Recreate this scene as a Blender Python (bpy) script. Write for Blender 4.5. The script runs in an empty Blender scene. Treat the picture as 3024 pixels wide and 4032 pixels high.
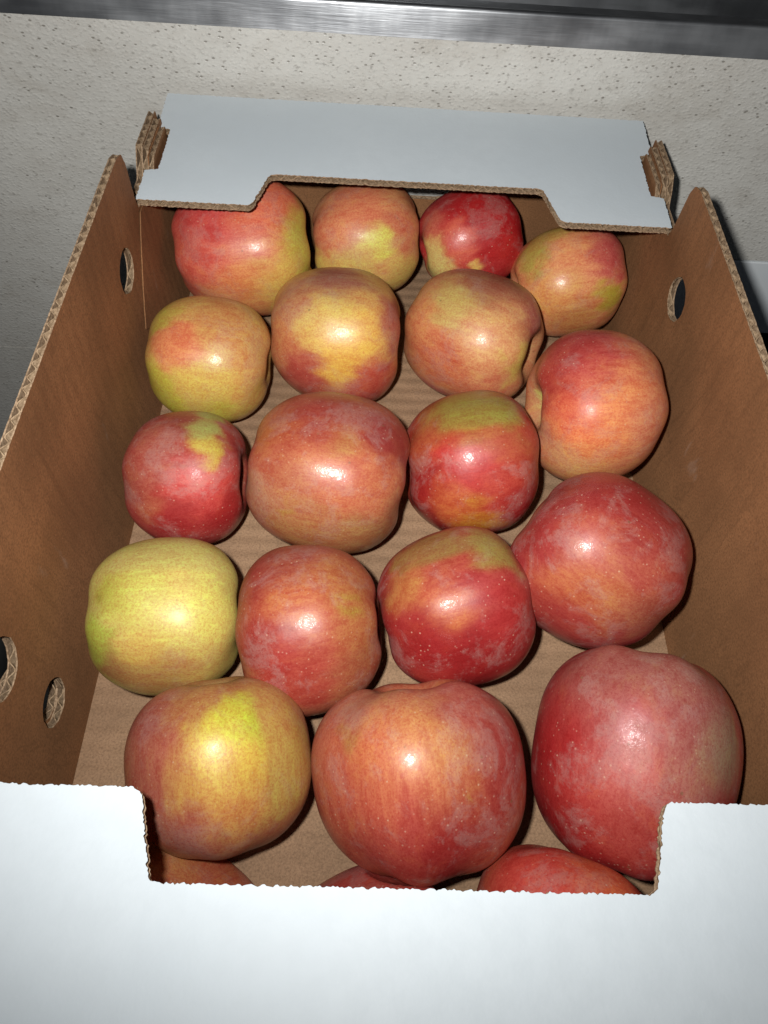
import bpy, bmesh, math, random
import numpy as np
from mathutils import Vector, Matrix
from mathutils.geometry import tessellate_polygon

SC = bpy.context.scene
COL = SC.collection

# ------------------------------------------------------------------ camera
cd = bpy.data.cameras.new('camera')
cam = bpy.data.objects.new('camera', cd); COL.objects.link(cam); SC.camera = cam
CAMP = Vector((-0.01886, -0.36336, 0.36468))
CAMR = Matrix(((0.998692, -0.040793, -0.030827), (0.018362, 0.848821, -0.528362), (0.04772, 0.527105, 0.848459)))
cam.matrix_world = Matrix.Translation(CAMP) @ CAMR.to_4x4()
cd.sensor_fit = 'HORIZONTAL'; cd.sensor_width = 36.0; cd.lens = 33.385
cd.clip_start = 0.01; cd.clip_end = 60

# ------------------------------------------------------------------ world: a nearly dark store room
w = bpy.data.worlds.new('World'); SC.world = w; w.use_nodes = True
w.node_tree.nodes['Background'].inputs[0].default_value = (0.80, 0.86, 1.0, 1)
w.node_tree.nodes['Background'].inputs[1].default_value = 0.022

# ------------------------------------------------------------------ the flash: a small spot just above and left of the lens, aimed at the far end of the box
ld = bpy.data.lights.new('flash', 'SPOT'); lo = bpy.data.objects.new('flash', ld); COL.objects.link(lo)
ld.energy = 9.0; ld.color = (1.0, 0.99, 0.97); ld.shadow_soft_size = 0.006
ld.spot_size = math.radians(168); ld.spot_blend = 1.0
FLASH = Vector((-0.046, -0.351, 0.378))
lo.location = FLASH
lo.rotation_euler = (Vector((0.02, 0.140, 0.095)) - FLASH).to_track_quat('-Z', 'Y').to_euler()

SC.view_settings.view_transform = 'Standard'; SC.view_settings.look = 'None'
SC.view_settings.exposure = 0.0; SC.view_settings.gamma = 1.0
SC.cycles.max_bounces = 6; SC.cycles.diffuse_bounces = 2

# ------------------------------------------------------------------ helpers
def tag(o, label=None, cat=None, group=None, kind=None):
    if label: o['label'] = label
    if cat: o['category'] = cat
    if group: o['group'] = group
    if kind: o['kind'] = kind
    return o

def empty(name, loc=(0, 0, 0)):
    o = bpy.data.objects.new(name, None); o.empty_display_size = 0.02; o.location = loc
    COL.objects.link(o); return o

def link(name, me, parent=None, mats=()):
    for m in mats: me.materials.append(m)
    o = bpy.data.objects.new(name, me); COL.objects.link(o)
    if parent is not None: o.parent = parent
    return o

def smooth(me, on=True):
    me.polygons.foreach_set('use_smooth', [on] * len(me.polygons))

class NT:
    """small helper to write shader node trees"""
    def __init__(self, name):
        self.m = bpy.data.materials.new(name); self.m.use_nodes = True
        self.t = self.m.node_tree; self.b = self.t.nodes['Principled BSDF']
    def n(self, typ, **kw):
        nd = self.t.nodes.new(typ)
        for k, v in kw.items():
            if k[0] == 'i' and k[1:].isdigit(): self.set(nd.inputs[int(k[1:])], v)
            elif k in nd.inputs and not hasattr(nd, k): self.set(nd.inputs[k], v)
            else: setattr(nd, k, v)
        return nd
    def set(self, sock, v):
        if isinstance(v, bpy.types.NodeSocket): self.t.links.new(v, sock)
        else: sock.default_value = v
    def math(self, op, a, b=0.0, clamp=False):
        nd = self.n('ShaderNodeMath', operation=op, use_clamp=clamp)
        self.set(nd.inputs[0], a); self.set(nd.inputs[1], b); return nd.outputs[0]
    def mix(self, f, a, b, mode='MIX'):
        nd = self.n('ShaderNodeMix', data_type='RGBA', blend_type=mode)
        self.set(nd.inputs[0], f)
        self.set(nd.inputs[6], a if isinstance(a, bpy.types.NodeSocket) else (*a, 1))
        self.set(nd.inputs[7], b if isinstance(b, bpy.types.NodeSocket) else (*b, 1)); return nd.outputs[2]
    def ramp(self, f, lo, hi, a=0.0, b=1.0):
        nd = self.n('ShaderNodeMapRange', interpolation_type='SMOOTHSTEP')
        self.set(nd.inputs[0], f); nd.inputs[1].default_value = lo; nd.inputs[2].default_value = hi
        nd.inputs[3].default_value = a; nd.inputs[4].default_value = b; return nd.outputs[0]
    def obj(self): return self.n('ShaderNodeTexCoord').outputs['Object']
    def scale(self, v, s, loc=(0, 0, 0)):
        nd = self.n('ShaderNodeMapping'); self.set(nd.inputs[0], v)
        nd.inputs['Scale'].default_value = s; nd.inputs['Location'].default_value = loc; return nd.outputs[0]
    def noise(self, v, sc, det=3.0, rough=0.55, dist=0.0, w=None):
        nd = self.n('ShaderNodeTexNoise')
        if w is not None: nd.noise_dimensions = '4D'; self.set(nd.inputs['W'], w)
        self.set(nd.inputs['Vector'], v); nd.inputs['Scale'].default_value = sc
        nd.inputs['Detail'].default_value = det; nd.inputs['Roughness'].default_value = rough
        nd.inputs['Distortion'].default_value = dist; return nd.outputs[0]
    def vor(self, v, sc, out='Distance', rnd=1.0):
        nd = self.n('ShaderNodeTexVoronoi'); self.set(nd.inputs['Vector'], v)
        nd.inputs['Scale'].default_value = sc; nd.inputs['Randomness'].default_value = rnd
        return nd.outputs[out]
    def bump(self, h, strength, dist, normal=None):
        nd = self.n('ShaderNodeBump'); nd.inputs['Strength'].default_value = strength
        nd.inputs['Distance'].default_value = dist; self.set(nd.inputs['Height'], h)
        if normal is not None: self.set(nd.inputs['Normal'], normal)
        return nd.outputs[0]
    def out(self, **kw):
        for k, v in kw.items():
            s = self.b.inputs[k.replace('_', ' ')]
            self.set(s, (*v, 1) if isinstance(v, tuple) and len(v) == 3 and len(s.default_value) == 4 else v)
        return self.m

# ------------------------------------------------------------------ materials
def kraft_mat(name, col, flute_axis=None, amp=0.3):
    k = NT(name); v = k.obj()
    big = k.noise(v, 14, 3)
    mid = k.noise(k.scale(v, (1, 1, 0.6)), 90, 4)
    fine = k.noise(v, 900, 2, 0.7)
    c = k.mix(k.ramp(big, 0.3, 0.7), tuple(x * 0.74 for x in col), tuple(x * 1.12 for x in col))
    c = k.mix(k.ramp(mid, 0.35, 0.75, 0, 0.22), c, tuple(x * 0.72 for x in col))
    c = k.mix(k.ramp(fine, 0.35, 0.75, 0, 0.6), c, tuple(x * 0.40 for x in col))
    # pale fibre flecks and scuffs
    fl = k.vor(k.scale(v, (1, 1, 0.5)), 420)
    c = k.mix(k.ramp(fl, 0.05, 0.16, 0.22, 0.0), c, tuple(min(1, x * 1.7 + 0.04) for x in col))
    sc = k.noise(k.scale(v, (1, 1, 0.4)), 42, 4, 0.6, 0.6, w=3.0)
    c = k.mix(k.ramp(sc, 0.64, 0.76, 0, 0.34), c, (0.46, 0.36, 0.29))
    sn = k.noise(v, 26, 5, 0.7, 1.0, w=9.0)
    c = k.mix(k.ramp(sn, 0.60, 0.70, 0, 0.30), c, tuple(x * 0.5 for x in col))
    cr = k.noise(k.scale(v, (1, 1.0, 0.25)), 22, 5, 0.6, 1.5, w=4.0)
    c = k.mix(k.ramp(k.math('ABSOLUTE', k.math('SUBTRACT', cr, 0.5)), 0.0, 0.012, 0.30, 0.0), c, tuple(x * 0.45 for x in col))
    h = k.math('MULTIPLY', fine, 0.3)
    if flute_axis is not None:
        wv = k.n('ShaderNodeTexWave', wave_type='BANDS', bands_direction=flute_axis, wave_profile='SIN')
        k.set(wv.inputs['Vector'], v); wv.inputs['Scale'].default_value = 34.0
        wv.inputs['Distortion'].default_value = 0.35; wv.inputs['Detail'].default_value = 1.0
        h = k.math('ADD', h, k.math('MULTIPLY', wv.outputs['Fac'], amp))
    return k.out(Base_Color=c, Roughness=0.8, Specular_IOR_Level=0.2, Normal=k.bump(h, 0.45, 0.0006))

KRAFT = kraft_mat('kraft_liner', (0.305, 0.143, 0.062), 'Y', 0.25)
KRAFT_FLOOR = kraft_mat('kraft_floor_liner', (0.385, 0.236, 0.138), 'Y', 1.9)
k = NT('cut_cardboard'); v = k.obj()
c = k.mix(k.ramp(k.noise(v, 700, 3, 0.7), 0.3, 0.7), (0.19, 0.12, 0.07), (0.44, 0.31, 0.20))
CUT = k.out(Base_Color=c, Roughness=0.9, Specular_IOR_Level=0.1)
k = NT('fluting_paper'); v = k.obj()
c = k.mix(k.ramp(k.noise(v, 500, 3, 0.7), 0.3, 0.7), (0.20, 0.13, 0.075), (0.42, 0.30, 0.19))
FLUTE = k.out(Base_Color=c, Roughness=0.9, Specular_IOR_Level=0.1)
k = NT('white_liner'); v = k.obj()
c = k.mix(k.ramp(k.noise(v, 9, 3), 0.3, 0.7), (0.645, 0.71, 0.75), (0.70, 0.76, 0.795))
c = k.mix(k.ramp(k.noise(v, 120, 4, 0.6), 0.35, 0.7, 0, 0.5), c, (0.64, 0.70, 0.735))
sp = k.vor(k.scale(v, (1, 0.7, 1)), 75)
sel = k.ramp(k.n('ShaderNodeTexWhiteNoise', i0=k.vor(k.scale(v, (1, 0.7, 1)), 75, 'Color')).outputs[0], 0.90, 0.91)
c = k.mix(k.math('MULTIPLY', k.ramp(sp, 0.035, 0.06, 0.55, 0), sel), c, (0.28, 0.25, 0.22))
WHITE = k.out(Base_Color=c, Roughness=0.55, Specular_IOR_Level=0.3,
              Normal=k.bump(k.math('ADD', k.noise(v, 500, 2), k.math('MULTIPLY', k.noise(k.scale(v, (1, 0.35, 1)), 60, 3), 3.0)), 0.10, 0.0006))

def apple_mat():
    k = NT('apple_skin'); v = k.obj()
    rnd = k.n('ShaderNodeObjectInfo').outputs['Random']
    rw = k.math('MULTIPLY', rnd, 40.0)
    skin = k.n('ShaderNodeVertexColor', layer_name='skin').outputs['Color']
    red = k.n('ShaderNodeAttribute', attribute_name='red').outputs['Fac']
    nv = k.n('ShaderNodeVectorMath', operation='NORMALIZE'); k.set(nv.inputs[0], v); nv = nv.outputs[0]
    st = k.noise(k.scale(nv, (15, 15, 1.6)), 1.0, 5, 0.62, 0.25, rw)          # streaks along the meridians
    st2 = k.noise(k.scale(nv, (60, 60, 6.0)), 1.0, 3, 0.6, 0.2, rw)
    c = skin
    deep = k.n('ShaderNodeVectorMath', operation='MULTIPLY'); k.set(deep.inputs[0], skin); deep.inputs[1].default_value = (0.80, 0.46, 0.46)
    pale = k.n('ShaderNodeVectorMath', operation='MULTIPLY'); k.set(pale.inputs[0], skin); pale.inputs[1].default_value = (1.10, 1.40, 1.18)
    c = k.mix(k.math('MULTIPLY', k.ramp(st, 0.48, 0.70, 0, 0.90), k.math('ADD', red, 0.25, True)), c, deep.outputs[0])
    c = k.mix(k.ramp(st, 0.50, 0.30, 0, 0.75), c, pale.outputs[0])
    sr = k.math('ADD', k.math('MULTIPLY', red, 0.8), 0.2)
    c = k.mix(k.math('MULTIPLY', k.ramp(st2, 0.5, 0.72, 0, 0.60), sr), c, deep.outputs[0])
    c = k.mix(k.math('MULTIPLY', k.ramp(st2, 0.5, 0.28, 0, 0.55), sr), c, pale.outputs[0])
    # blotchy mottling between the streaks
    mo = k.noise(k.scale(nv, (3.6, 3.6, 2.6)), 1.0, 7, 0.72, 0.5, k.math('ADD', rw, 7.0))
    orange = k.n('ShaderNodeVectorMath', operation='MULTIPLY'); k.set(orange.inputs[0], skin); orange.inputs[1].default_value = (1.08, 1.42, 0.95)
    c = k.mix(k.math('MULTIPLY', k.ramp(mo, 0.49, 0.62, 0, 0.80), sr), c, deep.outputs[0])
    c = k.mix(k.math('MULTIPLY', k.ramp(mo, 0.48, 0.36, 0, 0.80), sr), c, orange.outputs[0])
    # scuffed, dusty grain of the skin, drawn out along the meridians
    st3 = k.noise(k.scale(nv, (120, 120, 26.0)), 1.0, 3, 0.7, 0.6, rw)
    c = k.mix(k.ramp(st3, 0.50, 0.70, 0, 0.65), c, deep.outputs[0])
    c = k.mix(k.math('MULTIPLY', k.ramp(st3, 0.50, 0.27, 0, 0.60), sr), c, pale.outputs[0])
    # waxy, chalky bloom that has rubbed off in patches
    bl = k.noise(v, 46, 8, 0.72, 0.6, rw)
    blf = k.noise(v, 420, 3, 0.7, 0.0, rw)
    bf = k.math('MULTIPLY', k.ramp(bl, 0.495, 0.60, 0.02, 0.33), k.ramp(blf, 0.25, 0.65, 0.45, 1.0))
    bf = k.math('MULTIPLY', bf, k.math('ADD', k.math('MULTIPLY', red, 0.75), 0.25))
    c = k.mix(bf, c, (0.40, 0.30, 0.26))
    # lenticels
    vd = k.vor(v, 400); vc = k.vor(v, 400, 'Color')
    on = k.ramp(k.n('ShaderNodeTexWhiteNoise', i0=vc).outputs[0], 0.20, 0.70)
    dot = k.math('MULTIPLY', k.math('MULTIPLY', k.ramp(vd, 0.06, 0.23, 0.55, 0.0), k.ramp(k.noise(v, 60, 3), 0.35, 0.65, 0.25, 1.0)), on)
    lcol = k.mix(red, (0.30, 0.24, 0.08), (0.78, 0.56, 0.40))
    c = k.mix(dot, c, lcol)
    # a few russet specks
    vr = k.vor(v, 85); vrc = k.vor(v, 85, 'Color')
    onr = k.ramp(k.n('ShaderNodeTexWhiteNoise', i0=vrc).outputs[0], 0.68, 0.76)
    c = k.mix(k.math('MULTIPLY', k.ramp(k.math('ADD', vr, k.math('MULTIPLY', blf, 0.08)), 0.07, 0.12, 0.6, 0), onr), c, (0.17, 0.11, 0.05))
    gr = k.noise(v, 950, 2, 0.8)
    c = k.mix(k.ramp(gr, 0.48, 0.70, 0, 0.60), c, deep.outputs[0])
    c = k.mix(k.ramp(gr, 0.50, 0.29, 0, 0.50), c, pale.outputs[0])
    gloss = k.n('ShaderNodeAttribute', attribute_name='gloss').outputs['Fac']
    ro = k.math('ADD', 0.43, k.math('MULTIPLY', bf, 0.6))
    h = k.math('ADD', k.math('MULTIPLY', k.noise(v, 180, 3, 0.6), 1.0), k.math('MULTIPLY', st2, 0.08))
    return k.out(Base_Color=c, Roughness=ro, Specular_IOR_Level=0.46, Normal=k.bump(h, 0.28, 0.0006),
                 Coat_Weight=k.math('MULTIPLY', gloss, k.math('SUBTRACT', 0.22, k.math('MULTIPLY', bf, 0.5), True)), Coat_Roughness=0.19, Coat_Normal=k.bump(k.noise(v, 150, 4, 0.65), 0.38, 0.0010),
                 Sheen_Weight=0.0)
SKIN = apple_mat()
k = NT('stem_bark'); v = k.obj()
STEM = k.out(Base_Color=k.mix(k.ramp(k.noise(k.scale(v, (1, 1, 0.3)), 700, 3), 0.3, 0.7), (0.10, 0.06, 0.03), (0.30, 0.22, 0.12)), Roughness=0.8)
k = NT('dry_sepal'); v = k.obj()
SEPAL = k.out(Base_Color=k.mix(k.ramp(k.noise(v, 900, 3), 0.3, 0.7), (0.05, 0.035, 0.02), (0.20, 0.15, 0.09)), Roughness=0.9)

def wall_mat():
    k = NT('stippled_wall'); v = k.obj()
    s = k.scale(v, (0.55, 1, 1))
    big = k.noise(v, 5, 4, 0.6)
    c = k.mix(k.ramp(big, 0.3, 0.7), (0.60, 0.585, 0.54), (0.71, 0.695, 0.645))
    c = k.mix(k.ramp(k.noise(s, 60, 4, 0.65), 0.4, 0.75, 0, 0.35), c, (0.50, 0.47, 0.42))
    f = k.noise(s, 420, 4, 0.65, 0.4)
    c = k.mix(k.ramp(f, 0.54, 0.70, 0, 0.55), c, (0.30, 0.28, 0.25))
    c = k.mix(k.ramp(f, 0.44, 0.30, 0, 0.5), c, (0.66, 0.64, 0.59))
    stn = k.noise(k.scale(v, (0.8, 1, 1.3)), 16, 6, 0.68, 0.4, w=2.0)
    c = k.mix(k.ramp(stn, 0.50, 0.70, 0, 0.40), c, (0.40, 0.36, 0.30))
    # dark pin holes, thicker in a band below the rail
    vd = k.vor(s, 480); vc = k.vor(s, 480, 'Color')
    z = k.n('ShaderNodeSeparateXYZ', i0=v).outputs[2]
    band = k.math('ADD', k.ramp(z, 0.09, 0.135, -0.05, 0.20), k.math('MULTIPLY', k.noise(v, 14, 3), 0.14))
    on = k.math('GREATER_THAN', k.math('ADD', band, k.n('ShaderNodeTexWhiteNoise', i0=vc).outputs[0]), 0.99)
    pit = k.math('MULTIPLY', k.ramp(vd, 0.16, 0.36, 0.75, 0), on)
    c = k.mix(pit, c, (0.20, 0.18, 0.15))
    bead = k.vor(k.scale(v, (0.75, 1, 1)), 430)
    h = k.math('ADD', k.math('MULTIPLY', f, 1.0), k.math('MULTIPLY', k.ramp(bead, 0.0, 0.55, 1, 0), 0.5))
    h = k.math('SUBTRACT', h, k.math('MULTIPLY', pit, 0.8))
    return k.out(Base_Color=c, Roughness=0.30, Specular_IOR_Level=0.5, Normal=k.bump(h, 0.42, 0.0011))
WALL = wall_mat()
k = NT('brushed_steel'); v = k.obj()
sm = k.noise(k.scale(v, (0.25, 1, 1.0)), 28, 4, 0.55)
br = k.noise(k.scale(v, (0.05, 1, 1)), 900, 3, 0.6)
vert = k.noise(k.scale(v, (0.6, 1, 0.06)), 110, 3, 0.6)
c = k.mix(k.ramp(k.math('ADD', k.math('MULTIPLY', sm, 0.6), k.math('MULTIPLY', vert, 0.4)), 0.36, 0.64), (0.30, 0.31, 0.325), (0.48, 0.495, 0.51))
STEEL = k.out(Base_Color=c, Metallic=0.95, Roughness=k.ramp(sm, 0.3, 0.7, 0.27, 0.44),
              Normal=k.bump(k.math('ADD', k.math('MULTIPLY', br, 0.5), k.math('MULTIPLY', sm, 0.2)), 0.2, 0.0005))
k = NT('painted_board'); v = k.obj()
PANEL = k.out(Base_Color=k.mix(k.ramp(k.noise(v, 20, 4), 0.3, 0.7), (0.82, 0.88, 0.91), (0.86, 0.90, 0.92)), Roughness=0.6)
k = NT('matte_black'); v = k.obj()
MATTE_BLACK = k.out(Base_Color=k.mix(k.noise(v, 200, 3), (0.006, 0.006, 0.007), (0.018, 0.018, 0.02)), Roughness=0.9, Specular_IOR_Level=0.1)  # near-black that paints the unlit recess; the door shares it
k = NT('dark_concrete'); v = k.obj()
CONC = k.out(Base_Color=k.mix(k.noise(v, 30, 5, 0.65), (0.05, 0.05, 0.05), (0.11, 0.108, 0.10)), Roughness=0.85)

# ------------------------------------------------------------------ the room behind the box
def prism(name, poly, axis_len, parent, mat, x0):
    """a (y, z) profile run along x"""
    bm = bmesh.new()
    a = [bm.verts.new((x0, y, z)) for y, z in poly]; b = [bm.verts.new((x0 + axis_len, y, z)) for y, z in poly]
    n = len(poly)
    for i in range(n): bm.faces.new((a[i], a[(i + 1) % n], b[(i + 1) % n], b[i]))
    bm.faces.new(a); bm.faces.new(b[::-1])
    bmesh.ops.recalc_face_normals(bm, faces=bm.faces)
    me = bpy.data.meshes.new(name); bm.to_mesh(me); bm.free()
    return link(name, me, parent, [mat])

def box(name, lo_, hi_, mat, parent=None, bev=0.0):
    bm = bmesh.new(); bmesh.ops.create_cube(bm, size=1)
    for v_ in bm.verts:
        v_.co = Vector([(lo_[i] + hi_[i]) / 2 + v_.co[i] * (hi_[i] - lo_[i]) for i in range(3)])
    if bev: bmesh.ops.bevel(bm, geom=bm.edges[:], offset=bev, segments=2, affect='EDGES', profile=0.5)
    me = bpy.data.meshes.new(name); bm.to_mesh(me); bm.free()
    return link(name, me, parent, [mat])

WY = 0.1150
wall = tag(empty('wall', (0, WY, 0)), 'grey stippled wall with dark pin holes behind the cardboard box', 'wall')
def wpart(name, a, b, mat=WALL, bev=0.0):
    return box(name, (a[0], a[1] - WY, a[2]), (b[0], b[1] - WY, b[2]), mat, wall, bev)
wpart('upper_slab', (-1.3, WY, 0.0006), (1.3, WY + 0.12, 0.1480))
wpart('board', (-1.3, WY, -0.0894), (0.10, WY + 0.12, 0.0004))
wpart('board', (-1.3, WY + 0.0006, -0.1370), (0.10, WY + 0.12, -0.0903))
wpart('board', (-1.3, WY, -0.62), (0.10, WY + 0.12, -0.1382))
tag(box('painted_panel', (0.102, WY - 0.0008, -0.0745), (1.3, WY + 0.10, -0.0006), PANEL, None, 0.0008),
    'smooth bluish white panel under the grey wall, seen right of the box', 'panel')
tag(box('recess_shade_block', (0.102, WY - 0.001, -0.62), (1.3, WY + 0.10, -0.0752), MATTE_BLACK, None, 0.001),  # added dark box: paints the shade of the recess under the panel
    'black block standing for the unlit recess below the bluish white panel, at the right edge', 'shade block')
tag(box('floor', (-3, -3, -0.68), (3, 1.5, -0.62), CONC), kind='structure')
tag(box('plinth', (-0.145, -0.40, -0.62), (0.145, 0.09, -0.0052), CONC, None, 0.003),
    'dark concrete block that carries the cardboard box, hidden beneath it', 'plinth')

rail = tag(empty('steel_rail', (0, WY, 0.148)), 'brushed steel door track along the top of the grey wall', 'rail')
def arc(cy, cz, r, a0, a1, n=6):
    return [(cy + r * math.cos(math.radians(a0 + (a1 - a0) * i / n)), cz + r * math.sin(math.radians(a0 + (a1 - a0) * i / n))) for i in range(n + 1)]
lip = [(-0.0015, 0.0006)] + arc(0.0047, 0.0146, 0.0024, 167, 80) + [(0.012, 0.0172), (0.012, 0.0006)]
prism('front_lip', lip, 2.6, rail, STEEL, -1.3)
prism('groove', [(0.0122, 0.0006), (0.0122, 0.0085), (0.030, 0.0085), (0.030, 0.0006)], 2.6, rail, STEEL, -1.3)
mid_ = [(0.0302, 0.0006)] + arc(0.0316, 0.0205, 0.0016, 180, 90) + [(0.0395, 0.0221), (0.0395, 0.0006)]
prism('middle_rib', mid_, 2.6, rail, STEEL, -1.3)
prism('groove', [(0.0397, 0.0006), (0.0397, 0.0180), (0.046, 0.0180), (0.046, 0.0006)], 2.6, rail, STEEL, -1.3)
back_ = [(0.0462, 0.0006)] + arc(0.0476, 0.0290, 0.0016, 180, 90) + [(0.125, 0.0306), (0.125, 0.0006)]
prism('back_rib', back_, 2.6, rail, STEEL, -1.3)
tag(box('door', (-1.3, WY + 0.126, 0.148), (1.3, WY + 0.16, 0.9), MATTE_BLACK, None, 0.002), 'dark door leaf standing behind the steel track', 'door')

# ------------------------------------------------------------------ cardboard
TL_ = 0.00065
rng = random.Random(7)
def fillet(pts, r):
    """pts: (u, v, radius?) corners -> rounded polygon"""
    out = []; n = len(pts)
    for i in range(n):
        p = Vector(pts[i][:2]); rr = pts[i][2] if len(pts[i]) > 2 else r
        a = Vector(pts[i - 1][:2]) - p; b = Vector(pts[(i + 1) % n][:2]) - p
        if rr <= 0: out.append(tuple(p)); continue
        d = min(rr, a.length * 0.45, b.length * 0.45)
        A = p + a.normalized() * d; B = p + b.normalized() * d
        for j in range(5):
            t = j / 4; q_ = (1 - t) ** 2 * A + 2 * t * (1 - t) * p + t * t * B; out.append(tuple(q_))
    return out

def ragged(poly, step, amp, scal=0.0, per=0.0036):
    """resample a closed outline and fray it: a die-cut edge"""
    out = []; n = len(poly); s = 0.0; ph = 0.0
    for i in range(n):
        a = Vector(poly[i]); b = Vector(poly[(i + 1) % n]); L = (b - a).length
        if L < 1e-7: continue
        d = (b - a) / L; nn = Vector((d.y, -d.x))
        m = max(1, int(L / step)) if L > step else 1
        for j in range(m):
            t = j / m; off = rng.uniform(-1, 1) * amp if L > step * 1.5 or j else rng.uniform(-1, 1) * amp * 0.4
            ph += (L / m) / per * (0.85 + 0.3 * rng.random())
            if scal: off += scal * (abs(math.sin(math.pi * ph)) - 0.6)
            out.append(tuple(a + d * L * t + nn * off))
    return out

def circle(cu, cv, ru, rv=None, n=26):
    rv = rv or ru
    return [(cu + ru * math.cos(2 * math.pi * i / n) + rng.uniform(-1, 1) * 0.00035, cv + rv * math.sin(2 * math.pi * i / n) + rng.uniform(-1, 1) * 0.00035) for i in range(n)]

def board(name, outline, holes, O, U, V, N, th, flute, ma, mb, parent, warp=None, grid=None, per=0.0074, edge=None):
    """corrugated board: two liners (side a at n = 0, side b at n = th) over a wavy fluting sheet"""
    O, U, V, N = Vector(O), Vector(U).normalized(), Vector(V).normalized(), Vector(N).normalized()
    loops = [outline] + list(holes); TL = min(TL_, th * 0.5)
    def W(u, v_, n_):
        n2 = n_ + (warp(u, v_) if warp else 0.0)
        return O + U * u + V * v_ + N * n2
    bm = bmesh.new()
    tris = tessellate_polygon([[Vector((u, v_, 0)) for u, v_ in lp] for lp in loops])
    flat = [p for lp in loops for p in lp]
    for n0, n1, mo, mi in ((0, TL, 0, 2), (th - TL, th, 2, 1)):
        A = [bm.verts.new((u, v_, n0)) for u, v_ in flat]; B = [bm.verts.new((u, v_, n1)) for u, v_ in flat]
        for t in tris:
            try:
                bm.faces.new([A[i] for i in t]).material_index = mo
                bm.faces.new([B[i] for i in t][::-1]).material_index = mi
            except ValueError: pass
        k0 = 0
        for lp in loops:
            m = len(lp)
            for i in range(m):
                a, b = k0 + i, k0 + (i + 1) % m
                try: bm.faces.new((A[a], A[b], B[b], B[a])).material_index = 2
                except ValueError: pass
            k0 += m
    if grid:
        us = [p[0] for p in outline]; vs = [p[1] for p in outline]
        for i in range(1, grid[0]):
            bmesh.ops.bisect_plane(bm, geom=bm.verts[:] + bm.edges[:] + bm.faces[:], plane_co=(min(us) + (max(us) - min(us)) * i / grid[0], 0, 0), plane_no=(1, 0, 0))
        for i in range(1, grid[1]):
            bmesh.ops.bisect_plane(bm, geom=bm.verts[:] + bm.edges[:] + bm.faces[:], plane_co=(0, min(vs) + (max(vs) - min(vs)) * i / grid[1], 0), plane_no=(0, 1, 0))
    for v_ in bm.verts: v_.co = W(*v_.co)
    bmesh.ops.recalc_face_normals(bm, faces=bm.faces)
    me = bpy.data.meshes.new(name); bm.to_mesh(me); bm.free()
    o = link(name, me, parent, [ma, mb, edge or CUT])
    # fluting
    ax = 0 if flute == 'u' else 1          # the wave runs along this axis
    lo_ = min(p[ax] for p in outline); hi_ = max(p[ax] for p in outline)
    n = int((hi_ - lo_) / per * 8); cols = []; pj = rng.uniform(0, 6)
    jit = lambda t_: 0.5 * math.sin(t_ * 171 + pj) + 0.35 * math.sin(t_ * 403 + 2 * pj)
    for i in range(n + 1):
        s = lo_ + 1e-5 + (hi_ - lo_ - 2e-5) * i / n; xs = []
        for lp in loops:
            m = len(lp)
            for j in range(m):
                p, r_ = lp[j], lp[(j + 1) % m]
                if (p[ax] <= s) != (r_[ax] <= s):
                    xs.append(p[1 - ax] + (s - p[ax]) / (r_[ax] - p[ax]) * (r_[1 - ax] - p[1 - ax]))
        xs.sort()
        nn = th / 2 + (th / 2 - TL * 1.1) * math.sin(2 * math.pi * s / per + jit(s)) * (0.93 + 0.07 * math.sin(s * 611))
        cols.append((s, nn, [(xs[j] + 0.0002, xs[j + 1] - 0.0002) for j in range(0, len(xs) - 1, 2) if xs[j + 1] - xs[j] > 0.001]))
    vs, fs = [], []
    for i in range(n):
        (s0, n0, a), (s1, n1, b) = cols[i], cols[i + 1]
        if len(a) != len(b): continue
        for (p0, p1), (r0, r1) in zip(a, b):
            kk = 6 if warp else 1
            for j in range(kk):
                i0 = len(vs)
                for s, t_, nn in ((s0, p0 + (p1 - p0) * j / kk, n0), (s0, p0 + (p1 - p0) * (j + 1) / kk, n0), (s1, r0 + (r1 - r0) * (j + 1) / kk, n1), (s1, r0 + (r1 - r0) * j / kk, n1)):
                    vs.append(W(s, t_, nn) if ax == 0 else W(t_, s, nn))
                fs.append((i0, i0 + 1, i0 + 2, i0 + 3))
            for (u0, u1) in ((p0, r0), (p1, r1)):      # the cut edge of the fluting paper
                i0 = len(vs); tau = min(0.00032, th * 0.1)
                for s, t_, nn in ((s0, u0, n0 - tau), (s0, u0, n0 + tau), (s1, u1, n1 + tau), (s1, u1, n1 - tau)):
                    vs.append(W(s, t_, nn) if ax == 0 else W(t_, s, nn))
                fs.append((i0, i0 + 1, i0 + 2, i0 + 3))
    fm = bpy.data.meshes.new('fluting'); fm.from_pydata(vs, [], fs)
    link('fluting', fm, o, [FLUTE])
    return o

W2 = 0.155; TH = 0.0040; H = 0.1075; D = 0.1033; L = 0.3166
YB, YF = D, -L - D
carton = tag(empty('cardboard_box', (0, 0, 0)), 'open cardboard fruit box, white outside and brown inside, filled with apples', 'box')
def mir(y): return -L - y

# floor of the box
board('bottom_panel', ragged([(-W2, YF + 0.004), (W2, YF + 0.004), (W2, YB - 0.004), (-W2, YB - 0.004)], 0.02, 0.0001), [], (0, 0, -TH), (1, 0, 0), (0, 1, 0), (0, 0, 1), TH, 'v', WHITE, KRAFT_FLOOR, carton)

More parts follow.
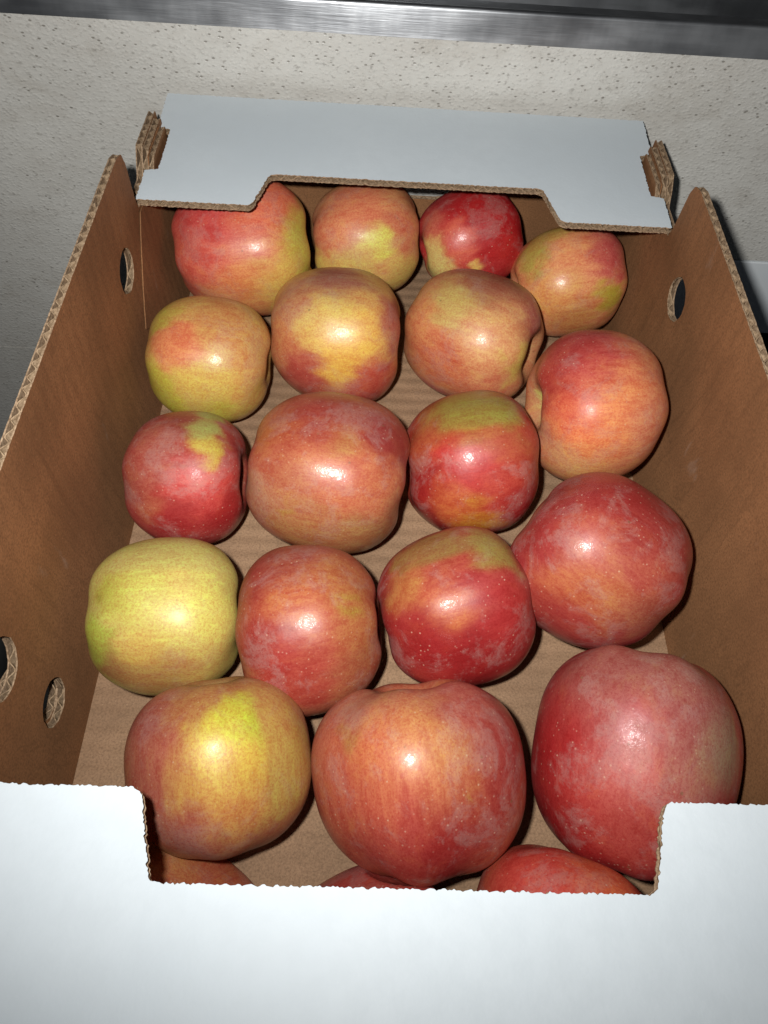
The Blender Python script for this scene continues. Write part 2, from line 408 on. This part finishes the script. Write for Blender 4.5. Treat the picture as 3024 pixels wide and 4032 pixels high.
ZS = H - TH - 0.0006
def side_outline():
    b = [(YB, 0.0), (YB, ZS), (0.074, ZS), (0.070, 0.1150), (0.036, 0.1150), (0.030, ZS + 0.004), (0.026, ZS), (-0.0015, ZS), (-0.0040, 0.1100), (-0.0075, 0.1340), (-0.0115, 0.1415), (-0.0195, 0.1440)]
    f = [(mir(y), z) for y, z in b[::-1]]
    return b + f
def bulge(u, v_):
    t = (u - YF) / (YB - YF); s = v_ / 0.144
    return 0.0048 * max(0.0, math.sin(math.pi * min(1, max(0, t)))) ** 0.6 * math.sin(math.pi * min(1, max(0, s * 0.86 + 0.06)))
for sx in (-1, 1):
    hs = [circle(-0.0432, 0.0925, 0.0125, 0.0122), circle(mir(-0.0432) + 0.0005, 0.0935, 0.0128, 0.0138)]
    hs.append(circle(-0.2690, 0.0392, 0.0112, 0.0105) if sx < 0 else circle(-0.2700, 0.0400, 0.0108, 0.0110))
    ol = ragged(fillet(side_outline(), 0.0012), 0.0016, 0.00018)
    board('side_wall', ol, hs, (sx * (W2 - TH), 0, 0), (0, 1, 0), (0, 0, 1), (sx, 0, 0), TH, 'u', KRAFT, WHITE, carton, bulge, (14, 6))
    # inner corner flap at the far end, glued to the side wall
    if sx < 0: fl = [(0.0980, 0.002), (0.0980, 0.100), (0.067, 0.100), (0.062, 0.1145), (0.031, 0.1145), (0.026, 0.1010), (-0.0030, 0.1010), (-0.0390, 0.0560), (-0.044, 0.050), (-0.036, 0.044), (-0.028, 0.002)]
    else: fl = [(0.0980, 0.002), (0.0980, 0.100), (0.067, 0.100), (0.062, 0.1145), (0.031, 0.1145), (0.026, 0.1010), (0.074, 0.0900), (0.072, 0.0590), (0.070, 0.046), (0.070, 0.040), (0.070, 0.002)]
    board('corner_flap', ragged(fillet(fl, 0.001), 0.002, 0.0002), [], (sx * (W2 - TH - 0.0003), 0, 0), (0, 1, 0), (0, 0, 1), (-sx, 0, 0), 0.0006, 'u', KRAFT, KRAFT, carton, lambda u, v_: -bulge(u, v_), (8, 5), edge=KRAFT)
    tb = [(0.028, 0.0960), (0.064, 0.0960), (0.064, 0.1135), (0.0330, 0.1135), (0.028, 0.1085)]
    for end in (0, 1):
        g = (lambda y: y) if end == 0 else mir
        board('locking_tab', ragged(fillet([(g(y), z) for y, z in tb], 0.001), 0.002, 0.0002), [], (sx * 0.1507, 0, 0), (0, 1, 0), (0, 0, 1), (-sx, 0, 0), 0.0034, 'u', KRAFT, KRAFT, carton, lambda u, v_: -bulge(u, v_))
    # outer corner flaps with their stacking tabs
    for end in (0, 1):
        g = (lambda y: y) if end == 0 else mir
        op = [(YB - 0.001, 0.001), (YB - 0.001, 0.1005), (0.079, 0.1005), (0.0765, 0.1155), (0.0400, 0.1155), (0.0345, 0.1090), (0.0290, 0.1005), (0.004, 0.1005), (-0.026 if end == 0 else -0.066, 0.064), (-0.026 if end == 0 else -0.070, 0.001)]
        op = [(g(y), z) for y, z in op]
        oh = []
        if end == 1: oh = [circle(-0.2665, 0.0392, 0.0112, 0.0110)]
        board('stacking_flap', ragged(fillet(op, 0.001), 0.002, 0.0002), oh, (sx * (W2 + 0.0003), 0, 0), (0, 1, 0), (0, 0, 1), (sx, 0, 0), TH, 'u', KRAFT, WHITE, carton, bulge, (8, 5))

# end walls, the far one with its hand slot, and the white shelves folded over them
for end in (0, 1):
    y0 = YB - TH - 0.0005 if end == 0 else YF + TH + 0.0005
    ny = 1 if end == 0 else -1
    slot = fillet([(-0.036, 0.0500), (0.036, 0.0500), (0.036, 0.0800), (-0.036, 0.0800)], 0.012)
    board('end_wall', ragged([(-W2 + TH + 0.0006, 0.0006), (W2 - TH - 0.0006, 0.0006), (W2 - TH - 0.0006, 0.1058), (-W2 + TH + 0.0006, 0.1058)], 0.003, 0.0001), [slot], (0, y0, 0), (1, 0, 0), (0, 0, 1), (0, ny, 0), TH, 'u', KRAFT, WHITE, carton)
    g = [(-W2, 0.0), (-0.0897, 0.0, 0.0035), (-0.0815, 0.0287, 0.0035), (0.0815, 0.0287, 0.0035), (0.0897, 0.0, 0.0035), (W2, 0.0),
         (W2 - 0.0003, 0.0262), (0.1470, 0.0275, 0.001), (0.1463, 0.0660, 0.001), (W2 - 0.0006, 0.0680), (W2 - 0.0006, D), (-W2 + 0.0006, D),
         (-W2 + 0.0006, 0.0680), (-0.1463, 0.0660, 0.001), (-0.1470, 0.0275, 0.001), (-W2 + 0.0003, 0.0262)]
    fr = ragged(fillet(g, 0.0006), 0.0007 if end else 0.0009, 0.00035, 0.00030 if end else 0.00015, 0.0043)
    board('shelf', fr, [], (0, 0 if end == 0 else -L, H - TH), (1, 0, 0), (0, ny * D, 0.0047), (0, 0, 1), TH, 'u', KRAFT, WHITE, carton)

# ------------------------------------------------------------------ apples: label, centre, equatorial and polar radius, stem direction, ground colour, colour patches (direction, size, colour); patches carry rim shading, row brightness offsets the flash falloff
APPLES=[
('large apple, red shoulder and green flank, in the far left corner of the box',(-0.1046, 0.0352, 0.0504),0.0444,0.0460,(0.989, 0.135, 0.058),(0.798, 0.232, 0.124),
 [(-0.537,-0.384,0.751,0.55,0.71,0.086,0.083),(-0.697,-0.661,0.278,0.45,0.821,0.159,0.105),(0.329,-0.066,0.942,0.45,0.859,0.2,0.103),(0.904,-0.33,0.272,0.42,0.624,0.535,0.074),(0.578,-0.815,-0.044,0.42,0.771,0.507,0.115),(0.057,-0.988,-0.144,0.4,0.857,0.335,0.117),(0.829,0.382,0.409,0.3,0.547,0.355,0.099)]),
('yellow-orange apple with a pale green patch, second from left in the far row',(-0.024, 0.0552, 0.0462),0.0371,0.0377,(0.988, 0.151, 0.031),(0.779, 0.335, 0.141),
 [(-0.174,-0.288,0.942,0.5,0.838,0.264,0.131),(-0.725,-0.422,0.544,0.4,0.805,0.271,0.135),(0.255,-0.813,0.523,0.28,0.789,0.709,0.124),(-0.215,-0.974,-0.068,0.4,0.696,0.498,0.132),(0.603,-0.458,0.653,0.3,0.694,0.191,0.101),(0.699,-0.703,-0.13,0.35,0.776,0.519,0.137),(-0.722,-0.688,-0.075,0.35,0.826,0.559,0.136)]),
('dark red apple with pale yellow base, third from left in the far row',(0.048, 0.0587, 0.0483),0.0328,0.0357,(0.952, 0.262, 0.16),(0.583, 0.041, 0.041),
 [(0.263,-0.252,0.931,0.6,0.492,0.012,0.017),(0.588,-0.639,0.496,0.4,0.529,0.016,0.019),(-0.25,-0.814,0.524,0.3,0.767,0.133,0.084),(-0.809,-0.247,0.534,0.28,0.669,0.162,0.105),(-0.735,-0.672,-0.086,0.38,0.813,0.642,0.212),(0.005,-0.992,0.125,0.12,0.936,0.615,0.162),(-0.616,0.21,0.759,0.3,0.447,0.043,0.045)]),
('small orange apple with pinkish right end, in the far right corner of the box',(0.1133, 0.0278, 0.0425),0.0362,0.0378,(0.984, 0.11, 0.142),(0.846, 0.318, 0.141),
 [(-0.518,0.386,0.763,0.32,0.707,0.464,0.109),(-0.777,-0.149,0.612,0.3,0.493,0.368,0.075),(-0.069,-0.318,0.946,0.35,0.942,0.387,0.165),(0.467,-0.274,0.841,0.38,0.626,0.103,0.098),(0.474,0.407,0.781,0.3,0.643,0.114,0.108),(-0.397,-0.808,0.434,0.4,0.816,0.379,0.11),(0.552,-0.757,0.348,0.25,0.496,0.37,0.04),(0.03,-1.0,-0.009,0.35,0.658,0.275,0.088)]),
('small yellow-green apple with orange blush, against the left wall in the second row',(-0.1141, -0.0583, 0.0421),0.0378,0.0368,(0.997, -0.026, -0.079),(0.699, 0.39, 0.116),
 [(-0.63,0.035,0.776,0.28,0.571,0.436,0.075),(-0.357,-0.44,0.824,0.35,0.78,0.248,0.108),(0.326,-0.085,0.942,0.4,0.649,0.29,0.095),(0.736,-0.358,0.575,0.35,0.691,0.344,0.108),(0.155,-0.898,0.411,0.4,0.715,0.493,0.103),(-0.599,-0.8,0.034,0.4,0.582,0.503,0.061),(0.228,-0.97,-0.085,0.35,0.583,0.484,0.07),(0.653,-0.754,0.066,0.3,0.748,0.412,0.109)]),
('yellow apple with mauve top and red underside, second in the second row',(-0.0397, -0.0335, 0.0407),0.0420,0.0422,(0.998, -0.043, -0.052),(0.739, 0.39, 0.116),
 [(-0.037,0.136,0.99,0.4,0.413,0.15,0.101),(-0.602,-0.142,0.786,0.35,0.566,0.231,0.113),(-0.127,-0.529,0.839,0.4,0.757,0.496,0.131),(0.135,-0.752,0.645,0.35,0.862,0.492,0.088),(0.831,-0.21,0.515,0.32,0.485,0.116,0.089),(-0.457,-0.889,-0.032,0.45,0.482,0.077,0.064),(0.541,-0.832,-0.125,0.4,0.547,0.073,0.054),(0.14,-0.86,0.49,0.3,0.802,0.462,0.077),(-0.793,-0.505,0.339,0.3,0.637,0.233,0.1)]),
('peachy apple showing its stem cavity on the right, third in the second row',(0.0472, -0.0263, 0.0398),0.0410,0.0434,(0.884, -0.454, 0.112),(0.699, 0.286, 0.131),
 [(-0.355,-0.237,0.905,0.4,0.644,0.44,0.136),(0.117,0.088,0.989,0.4,0.412,0.133,0.075),(-0.89,-0.215,0.402,0.4,0.763,0.28,0.112),(-0.551,-0.815,0.178,0.45,0.695,0.181,0.082),(0.123,-0.76,0.638,0.42,0.8,0.397,0.165),(0.742,-0.248,0.623,0.28,0.488,0.134,0.102),(-0.596,-0.56,-0.576,0.3,0.566,0.079,0.058),(0.534,-0.791,0.298,0.2,0.7,0.483,0.108),(0.245,-0.96,-0.136,0.25,0.638,0.169,0.086)]),
('orange-red apple with stem cavity facing left, against the right wall',(0.1109, -0.0945, 0.0553),0.0438,0.0369,(-0.998, -0.058, -0.023),(0.699, 0.24, 0.116),
 [(-0.523,0.204,0.827,0.5,0.426,0.042,0.041),(-0.835,-0.08,0.544,0.35,0.47,0.035,0.033),(-0.255,-0.167,0.953,0.4,0.587,0.083,0.079),(-0.458,-0.586,0.669,0.35,0.628,0.082,0.049),(-0.05,-0.601,0.798,0.45,0.836,0.304,0.117),(-0.321,-0.804,0.502,0.4,0.897,0.274,0.104),(-0.318,-0.948,0.022,0.4,0.761,0.353,0.124),(0.328,-0.677,0.659,0.3,0.704,0.256,0.14),(-1.0,0.007,-0.015,0.2,0.755,0.735,0.165)]),
('small pink-red apple with a yellow-green streak, against the left wall in the third row',(-0.1143, -0.145, 0.0407),0.0363,0.0329,(0.999, 0.029, 0.03),(0.423, 0.058, 0.05),
 [(-0.321,0.062,0.945,0.4,0.41,0.106,0.074),(-0.505,-0.546,0.669,0.35,0.408,0.091,0.064),(0.36,0.219,0.907,0.24,0.402,0.393,0.103),(0.473,-0.116,0.873,0.19,0.598,0.452,0.076),(-0.008,0.316,0.949,0.25,0.292,0.053,0.037),(0.795,0.331,0.509,0.3,0.362,0.044,0.038),(0.326,-0.614,0.719,0.4,0.626,0.071,0.059),(0.057,-0.929,0.365,0.4,0.366,0.025,0.026),(0.67,-0.7,0.248,0.3,0.373,0.016,0.018),(-0.325,-0.807,0.493,0.25,0.469,0.12,0.063),(0.325,0.655,0.683,0.2,0.306,0.363,0.077)]),
('large brownish orange-red apple in the middle of the third row',(-0.0383, -0.1397, 0.043),0.0443,0.0439,(0.993, -0.089, -0.082),(0.461, 0.134, 0.067),
 [(-0.09,0.16,0.983,0.5,0.363,0.049,0.035),(-0.541,-0.197,0.818,0.4,0.491,0.117,0.062),(0.718,0.033,0.695,0.35,0.341,0.037,0.037),(0.103,-0.51,0.854,0.45,0.576,0.161,0.068),(-0.407,-0.643,0.649,0.4,0.48,0.166,0.08),(0.521,-0.581,0.626,0.4,0.552,0.166,0.079),(-0.304,-0.926,0.225,0.4,0.461,0.192,0.072),(0.438,-0.891,0.117,0.4,0.432,0.195,0.074),(0.81,-0.549,0.207,0.3,0.476,0.177,0.085),(-0.758,-0.538,0.369,0.3,0.507,0.24,0.134),(-0.462,-0.779,0.424,0.07,0.454,0.304,0.04),(0.243,-0.247,0.938,0.2,0.441,0.204,0.059),(-0.558,-0.009,0.83,0.22,0.537,0.136,0.033)]),
('bright red striped apple with greenish yellow top, right of the large brownish one',(0.0406, -0.1262, 0.0395),0.0408,0.0375,(0.989, 0.124, 0.076),(0.434, 0.05, 0.03),
 [(-0.22,0.141,0.965,0.5,0.336,0.247,0.046),(0.257,0.062,0.964,0.3,0.339,0.272,0.054),(-0.696,-0.217,0.684,0.35,0.43,0.086,0.033),(-0.226,-0.525,0.821,0.4,0.547,0.028,0.024),(-0.677,-0.621,0.394,0.35,0.368,0.013,0.014),(0.303,-0.331,0.894,0.3,0.49,0.084,0.045),(0.263,-0.726,0.636,0.35,0.521,0.059,0.038),(-0.415,-0.849,0.327,0.3,0.566,0.127,0.038),(0.039,-0.994,0.105,0.3,0.542,0.205,0.024),(0.52,-0.819,0.243,0.25,0.379,0.017,0.019),(-0.563,-0.82,-0.103,0.3,0.296,0.018,0.016)]),
('large round dark red freckled apple against the right wall',(0.0998, -0.1938, 0.0536),0.0440,0.0406,(-0.827, 0.536, 0.168),(0.407, 0.05, 0.05),
 [(-0.622,0.442,0.646,0.5,0.354,0.036,0.036),(-0.81,-0.143,0.568,0.35,0.368,0.034,0.034),(-0.068,0.214,0.975,0.5,0.369,0.026,0.027),(-0.267,-0.224,0.937,0.4,0.514,0.112,0.069),(0.207,-0.165,0.964,0.4,0.364,0.043,0.037),(-0.424,-0.651,0.629,0.45,0.55,0.16,0.059),(-0.113,-0.752,0.649,0.4,0.519,0.18,0.069),(0.21,-0.633,0.745,0.35,0.459,0.088,0.062),(-0.535,-0.802,0.267,0.4,0.368,0.034,0.034),(0.183,-0.872,0.454,0.3,0.437,0.119,0.074)]),
('pale yellow apple without blush, against the left wall in the fourth row',(-0.1114, -0.2252, 0.0409),0.0384,0.0364,(0.992, 0.098, -0.081),(0.586, 0.494, 0.136),
 [(0.063,0.421,0.905,0.5,0.498,0.4,0.117),(-0.373,-0.087,0.924,0.3,0.462,0.406,0.061),(-0.075,-0.165,0.983,0.4,0.631,0.564,0.122),(0.401,-0.367,0.839,0.5,0.657,0.557,0.121),(-0.641,-0.606,0.471,0.28,0.439,0.486,0.064),(-0.091,-0.755,0.649,0.3,0.642,0.424,0.1),(0.081,-0.938,0.337,0.45,0.457,0.226,0.073),(0.676,-0.698,0.238,0.4,0.563,0.386,0.105),(-0.422,-0.834,0.355,0.3,0.399,0.179,0.066),(0.319,-0.072,0.945,0.2,0.662,0.47,0.136),(-0.423,-0.008,0.906,0.07,0.312,0.247,0.033),(-0.546,-0.134,0.827,0.06,0.293,0.23,0.04),(-0.342,0.087,0.936,0.05,0.359,0.288,0.039)]),
('narrow orange-red apple with a small yellow spot, right of the pale yellow apple',(-0.0406, -0.2302, 0.0428),0.0404,0.0346,(-0.985, -0.114, -0.131),(0.412, 0.113, 0.056),
 [(-0.173,0.436,0.883,0.45,0.336,0.07,0.047),(-0.618,0.151,0.772,0.3,0.315,0.031,0.031),(-0.117,-0.168,0.979,0.5,0.52,0.143,0.057),(0.472,-0.138,0.871,0.18,0.378,0.26,0.036),(0.373,0.186,0.909,0.35,0.444,0.15,0.052),(0.569,-0.41,0.713,0.35,0.441,0.149,0.052),(-0.533,-0.359,0.766,0.3,0.342,0.03,0.03),(-0.293,-0.682,0.67,0.35,0.38,0.024,0.024),(0.11,-0.825,0.554,0.4,0.408,0.056,0.038),(0.466,-0.752,0.467,0.3,0.387,0.12,0.053)]),
('glossy red apple with orange highlight and yellow top, third in the fourth row',(0.0285, -0.2169, 0.0429),0.0386,0.0378,(0.954, 0.249, 0.165),(0.388, 0.042, 0.036),
 [(-0.323,0.48,0.816,0.32,0.327,0.179,0.054),(-0.68,0.348,0.645,0.24,0.314,0.174,0.047),(0.345,0.376,0.86,0.3,0.338,0.251,0.062),(-0.243,-0.081,0.967,0.35,0.458,0.088,0.051),(-0.659,-0.163,0.734,0.3,0.501,0.199,0.058),(-0.242,-0.394,0.887,0.3,0.633,0.185,0.056),(0.183,-0.181,0.966,0.4,0.401,0.037,0.036),(0.413,-0.444,0.796,0.35,0.407,0.024,0.025),(-0.328,-0.694,0.641,0.5,0.32,0.01,0.012),(0.176,-0.879,0.442,0.45,0.304,0.011,0.013),(-0.698,-0.53,0.481,0.3,0.357,0.025,0.025)]),
('yellow apple with bright lime patch and orange sides, near left corner of the near shelf',(-0.0757, -0.2942, 0.0429),0.0391,0.0361,(-0.14, 0.902, 0.409),(0.499, 0.217, 0.088),
 [(-0.646,0.248,0.722,0.4,0.376,0.098,0.078),(-0.191,0.364,0.911,0.35,0.426,0.169,0.063),(-0.55,-0.323,0.77,0.4,0.428,0.112,0.075),(0.216,0.131,0.968,0.3,0.586,0.517,0.056),(0.414,0.181,0.892,0.22,0.431,0.544,0.029),(0.273,-0.162,0.948,0.42,0.758,0.543,0.074),(0.376,-0.358,0.855,0.3,0.622,0.383,0.057),(-0.146,-0.423,0.894,0.3,0.587,0.301,0.069),(0.573,0.383,0.724,0.3,0.498,0.262,0.073),(0.781,0.019,0.625,0.35,0.494,0.313,0.072),(0.387,-0.553,0.738,0.4,0.633,0.278,0.08),(0.681,-0.433,0.591,0.3,0.456,0.312,0.072),(-0.151,-0.806,0.572,0.4,0.433,0.113,0.075),(0.511,-0.848,0.142,0.4,0.422,0.139,0.068)]),
('large lobed salmon-red apple with a dip at its top, middle of the near row',(0.0112, -0.2966, 0.0438),0.0459,0.0406,(-0.158, 0.915, 0.37),(0.529, 0.124, 0.068),
 [(-0.549,0.453,0.702,0.4,0.443,0.165,0.098),(0.31,0.37,0.876,0.45,0.434,0.11,0.085),(-0.125,0.201,0.972,0.4,0.561,0.215,0.081),(0.615,0.06,0.787,0.4,0.339,0.031,0.032),(-0.507,-0.104,0.856,0.45,0.598,0.154,0.071),(-0.126,-0.157,0.98,0.4,0.705,0.252,0.099),(0.112,0.077,0.991,0.25,0.594,0.281,0.069),(-0.726,-0.253,0.639,0.4,0.538,0.108,0.064),(-0.301,-0.521,0.799,0.45,0.559,0.09,0.062),(0.256,-0.28,0.925,0.4,0.554,0.172,0.08),(0.463,-0.395,0.794,0.35,0.363,0.031,0.031),(0.088,-0.718,0.691,0.45,0.366,0.021,0.023),(-0.406,-0.713,0.572,0.35,0.436,0.055,0.045),(-0.917,0.026,0.398,0.3,0.49,0.131,0.078),(0.345,-0.363,0.866,0.05,0.452,0.26,0.041),(-0.7,0.083,0.709,0.16,0.367,0.201,0.044)]),
('biggest apple, deep red with chalky pink bloom, at the near right',(0.1038, -0.288, 0.0479),0.0431,0.0482,(0.173, 0.925, 0.34),(0.443, 0.044, 0.044),
 [(-0.464,0.47,0.751,0.5,0.345,0.104,0.085),(0.13,0.477,0.869,0.5,0.381,0.136,0.109),(-0.785,0.324,0.528,0.35,0.382,0.026,0.026),(-0.377,0.054,0.925,0.4,0.457,0.061,0.058),(0.224,0.017,0.974,0.35,0.373,0.103,0.095),(-0.902,-0.128,0.411,0.45,0.413,0.017,0.019),(-0.415,-0.368,0.832,0.4,0.637,0.143,0.113),(0.181,-0.294,0.938,0.4,0.467,0.166,0.13),(0.506,-0.106,0.856,0.3,0.354,0.236,0.151),(-0.707,-0.471,0.527,0.4,0.503,0.052,0.041),(-0.731,-0.666,0.146,0.4,0.329,0.011,0.013),(-0.388,-0.698,0.601,0.4,0.466,0.063,0.05)]),
('brownish orange apple half hidden under the near white shelf, at its left',(-0.0866, -0.3539, 0.0408),0.0504,0.0091,(-0.489, -0.67, -0.559),(0.587, 0.183, 0.087),
 [(-0.168,0.896,-0.411,0.5,0.675,0.26,0.102),(0.386,0.596,-0.704,0.4,0.623,0.157,0.077)]),
('dull red apple of which only a sliver shows above the near white shelf',(-0.0201, -0.3636, 0.0373),0.0443,0.0176,(0.484, -0.688, -0.542),(0.492, 0.079, 0.063),
 [(0.107,0.964,-0.245,0.4,0.518,0.061,0.051)]),
('red-orange freckled apple half hidden under the near white shelf, at its right',(0.0681, -0.3568, 0.0369),0.0381,0.0323,(0.281, 0.952, 0.125),(0.587, 0.097, 0.059),
 [(-0.296,0.627,0.721,0.4,0.583,0.057,0.044),(0.264,0.615,0.743,0.4,0.735,0.156,0.064)]),
]
def hash3(ix, iy, iz, seed):
    h = (ix * 374761393 + iy * 668265263 + iz * 1274126177 + seed * 974634777) & 0xffffffff
    h = ((h ^ (h >> 13)) * 1274126177) & 0xffffffff
    return ((h ^ (h >> 16)) & 0xffff) / 65535.0
def vnoise(p, seed):
    f = np.floor(p).astype(np.int64); t = p - f; t = t * t * (3 - 2 * t); r = 0
    for dx in (0, 1):
        for dy in (0, 1):
            for dz in (0, 1):
                wgt = (t[:, 0] if dx else 1 - t[:, 0]) * (t[:, 1] if dy else 1 - t[:, 1]) * (t[:, 2] if dz else 1 - t[:, 2])
                r = r + wgt * hash3(f[:, 0] + dx, f[:, 1] + dy, f[:, 2] + dz, seed)
    return r * 2 - 1
def fbm(p, seed, o=4):
    a, r = 0.5, 0
    for i in range(o): r = r + a * vnoise(p * 2 ** i + 17.3 * i, seed + i); a *= 0.5
    return r

NP, NT_ = 150, 92
def make_apple(idx, label, loc, Re, Rp, ax, base, blobs):
    r_ = random.Random(idx * 13 + 5)
    th = np.linspace(0, math.pi, NT_ + 1)[1:-1]; ph = np.arange(NP) * 2 * math.pi / NP
    T, P = np.meshgrid(th, ph, indexing='ij'); T, P = T.ravel(), P.ravel()
    T = np.concatenate([[0.0], T, [math.pi]]); P = np.concatenate([[0.0], P, [0.0]])
    e = 2 / 2.42
    s, c = np.sin(T), np.cos(T)
    taper = r_.uniform(0.04, 0.09); lobe = r_.uniform(0.009, 0.017); p0 = r_.uniform(0, 6.28)
    if idx in (15, 16, 17): taper = 0.06
    if idx == 16: lobe, taper = 0.022, 0.09
    rr = np.abs(s) ** e; zz = np.sign(c) * np.abs(c) ** e
    rr = rr * (1 + taper * c - taper * 0.2)
    cal = np.clip(0.5 - 0.5 * c, 0, 1)
    rr = rr * (1 + lobe * np.cos(5 * P + p0) * (0.35 + 0.65 * cal) + 0.012 * np.cos(2 * P + p0 * 1.7) + 0.01 * np.cos(3 * P + p0 * 2.3))
    zz = zz + lobe * 1.1 * np.cos(5 * P + p0) * np.exp(-((rr - 0.6) / 0.28) ** 2) * np.sign(c)
    zz = zz + 0.03 * rr * np.cos(P + p0 * 3.1)
    x, y = rr * np.cos(P), rr * np.sin(P)
    cav = {4: 0.4, 15: 0.25, 11: 0.3, 18: 0.05, 19: 0.05, 20: 0.1}.get(idx, 1.0); dst = 0.42 * cav; dca = 0.24 * cav
    zz = np.where(c > 0, zz - dst * np.exp(-(rr / 0.25) ** 2) - 0.05 * np.exp(-(rr / 0.10) ** 2), zz + dca * np.exp(-(rr / 0.24) ** 2))
    n3 = np.stack([x, y, zz], 1)
    bump = 1 + 0.030 * fbm(n3 * 1.5 + idx * 9.1, 3, 2)
    co = n3 * np.array([Re, Re, Rp]) * bump[:, None]
    nv = len(co)
    q = Vector(ax).to_track_quat('Z', 'Y'); M = np.array(q.to_matrix())
    if idx >= 19:                       # pressed against the apples of the row behind
        for _, l2, Re2, Rp2, ax2, _b, _c in APPLES[15:18]:
            a2 = np.array(ax2)
            for _i in range(60):
                wv = co @ M.T + np.array(loc) - np.array(l2)
                al = wv @ a2; rad = np.linalg.norm(wv - al[:, None] * a2, axis=1)
                ins = np.abs(al / Rp2) ** 2.3 + (rad / Re2) ** 2.3
                co = np.where((ins < 1.02)[:, None], co * 0.989, co)
    R = NT_ - 1
    ii = np.arange(NP); jj = (ii + 1) % NP
    top = np.stack([np.zeros(NP, int), 1 + ii, 1 + jj], 1)
    lastr = 1 + (R - 1) * NP
    bot = np.stack([np.full(NP, nv - 1), lastr + jj, lastr + ii], 1)
    quads = np.concatenate([np.stack([1 + k_ * NP + ii, 1 + (k_ + 1) * NP + ii, 1 + (k_ + 1) * NP + jj, 1 + k_ * NP + jj], 1) for k_ in range(R - 1)])
    me = bpy.data.meshes.new('apple')
    me.from_pydata(co.tolist(), [], top.tolist() + quads.tolist() + bot.tolist())
    smooth(me)
    # orientation
    dl = co / np.maximum(np.linalg.norm(co, axis=1), 1e-9)[:, None]
    dw = dl @ M.T
    # skin colour, rim shading included: soft patches with frayed, streaked borders
    stz = dl * np.array([6.5, 6.5, 1.2]) + idx * 3.7
    warp = np.stack([fbm(stz, 11), fbm(stz + 40, 23), fbm(stz + 80, 37)], 1) * 0.24
    warp += np.stack([fbm(dl * 2.2 + idx, 51, 3), fbm(dl * 2.2 + 30 + idx, 61, 3), fbm(dl * 2.2 + 60 + idx, 71, 3)], 1) * 0.13
    dn = dw + warp @ M.T
    acc = np.zeros((nv, 3)); wt = np.zeros(nv)
    w0 = 0.05; acc += w0 * np.array(base); wt += w0
    for b in blobs:
        d2 = ((dn - np.array(b[:3])) ** 2).sum(1) / (b[3] * 0.78) ** 2
        wg = np.exp(-d2 * 1.35); acc += wg[:, None] * np.array(b[4:7]); wt += wg
    colr = acc / wt[:, None]
    # green-brown russet round the stem
    ru = np.clip(np.exp(-(np.linalg.norm(n3[:, :2], axis=1) / 0.26) ** 2) * (c > 0), 0, 1) * 0.7
    colr = colr * (1 - ru[:, None]) + ru[:, None] * np.array([0.36, 0.30, 0.13])
    colr = np.clip(colr * GAIN, 0.004, 0.85)
    redn = np.clip((colr[:, 0] - colr[:, 1]) / np.maximum(colr[:, 0], 1e-4) * 1.5 - 0.35, 0, 1)
    ca = me.color_attributes.new('skin', 'FLOAT_COLOR', 'POINT')
    ca.data.foreach_set('color', np.concatenate([colr, np.ones((nv, 1))], 1).astype(np.float32).ravel())
    at = me.attributes.new('red', 'FLOAT', 'POINT'); at.data.foreach_set('value', redn.astype(np.float32))
    gl = me.attributes.new('gloss', 'FLOAT', 'POINT'); gl.data.foreach_set('value', np.full(nv, GLOSS.get(idx, 1.0), np.float32))
    o = link('apple', me, None, [SKIN]); o.location = loc; o.rotation_mode = 'QUATERNION'; o.rotation_quaternion = q
    tag(o, label, 'apple', 'apples lying in the cardboard box')
    # stem: a short bent woody stalk rooted in the cavity
    bm = bmesh.new(); z0 = co[0, 2] - 0.001; Ls = Rp * (0.10 if idx in (4, 11, 15, 18, 19, 20) else r_.uniform(0.26, 0.38)); bx, by = r_.uniform(-0.003, 0.003), r_.uniform(-0.003, 0.003)
    prev = None
    for i in range(6):
        t = i / 5; rad = 0.0013 + 0.0009 * max(0, t - 0.7) / 0.3
        ring = [bm.verts.new((bx * t * t + rad * math.cos(a * math.pi / 4), by * t * t + rad * math.sin(a * math.pi / 4), z0 + Ls * t)) for a in range(8)]
        if prev:
            for a in range(8): bm.faces.new((prev[a], prev[(a + 1) % 8], ring[(a + 1) % 8], ring[a]))
        prev = ring
    bm.faces.new(prev)
    sm_ = bpy.data.meshes.new('stem'); bm.to_mesh(sm_); bm.free(); smooth(sm_)
    link('stem', sm_, o, [STEM])
    if idx >= 18: return o
    # calyx: five curled dry sepals in the basin
    bm = bmesh.new(); zc = co[-1, 2]
    for i in range(5):
        a = i * 1.2566 + r_.uniform(-0.2, 0.2)
        ca_, sa = math.cos(a), math.sin(a)
        pr = None
        for j, (d_, h_, w_) in enumerate(((0.0006, 0.0004, 0.0016), (0.0022, -0.0016, 0.0013), (0.0030, -0.0032, 0.0007), (0.0024, -0.0042, 0.0001))):
            l = bm.verts.new((ca_ * d_ - sa * w_, sa * d_ + ca_ * w_, zc + h_)); m_ = bm.verts.new((ca_ * d_ + sa * w_, sa * d_ - ca_ * w_, zc + h_))
            if pr: bm.faces.new((pr[0], pr[1], m_, l))
            pr = (l, m_)
    cm = bpy.data.meshes.new('calyx'); bm.to_mesh(cm); bm.free()
    link('calyx', cm, o, [SEPAL])
    return o
GAIN = 0.86
GLOSS = {1: 0.35, 5: 0.6, 7: 0.35, 8: 0.5, 12: 0.05, 13: 0.5, 15: 0.25, 17: 0.45, 18: 0.4, 19: 0.4, 20: 0.4}
for i_, A_ in enumerate(APPLES): make_apple(i_, *A_)
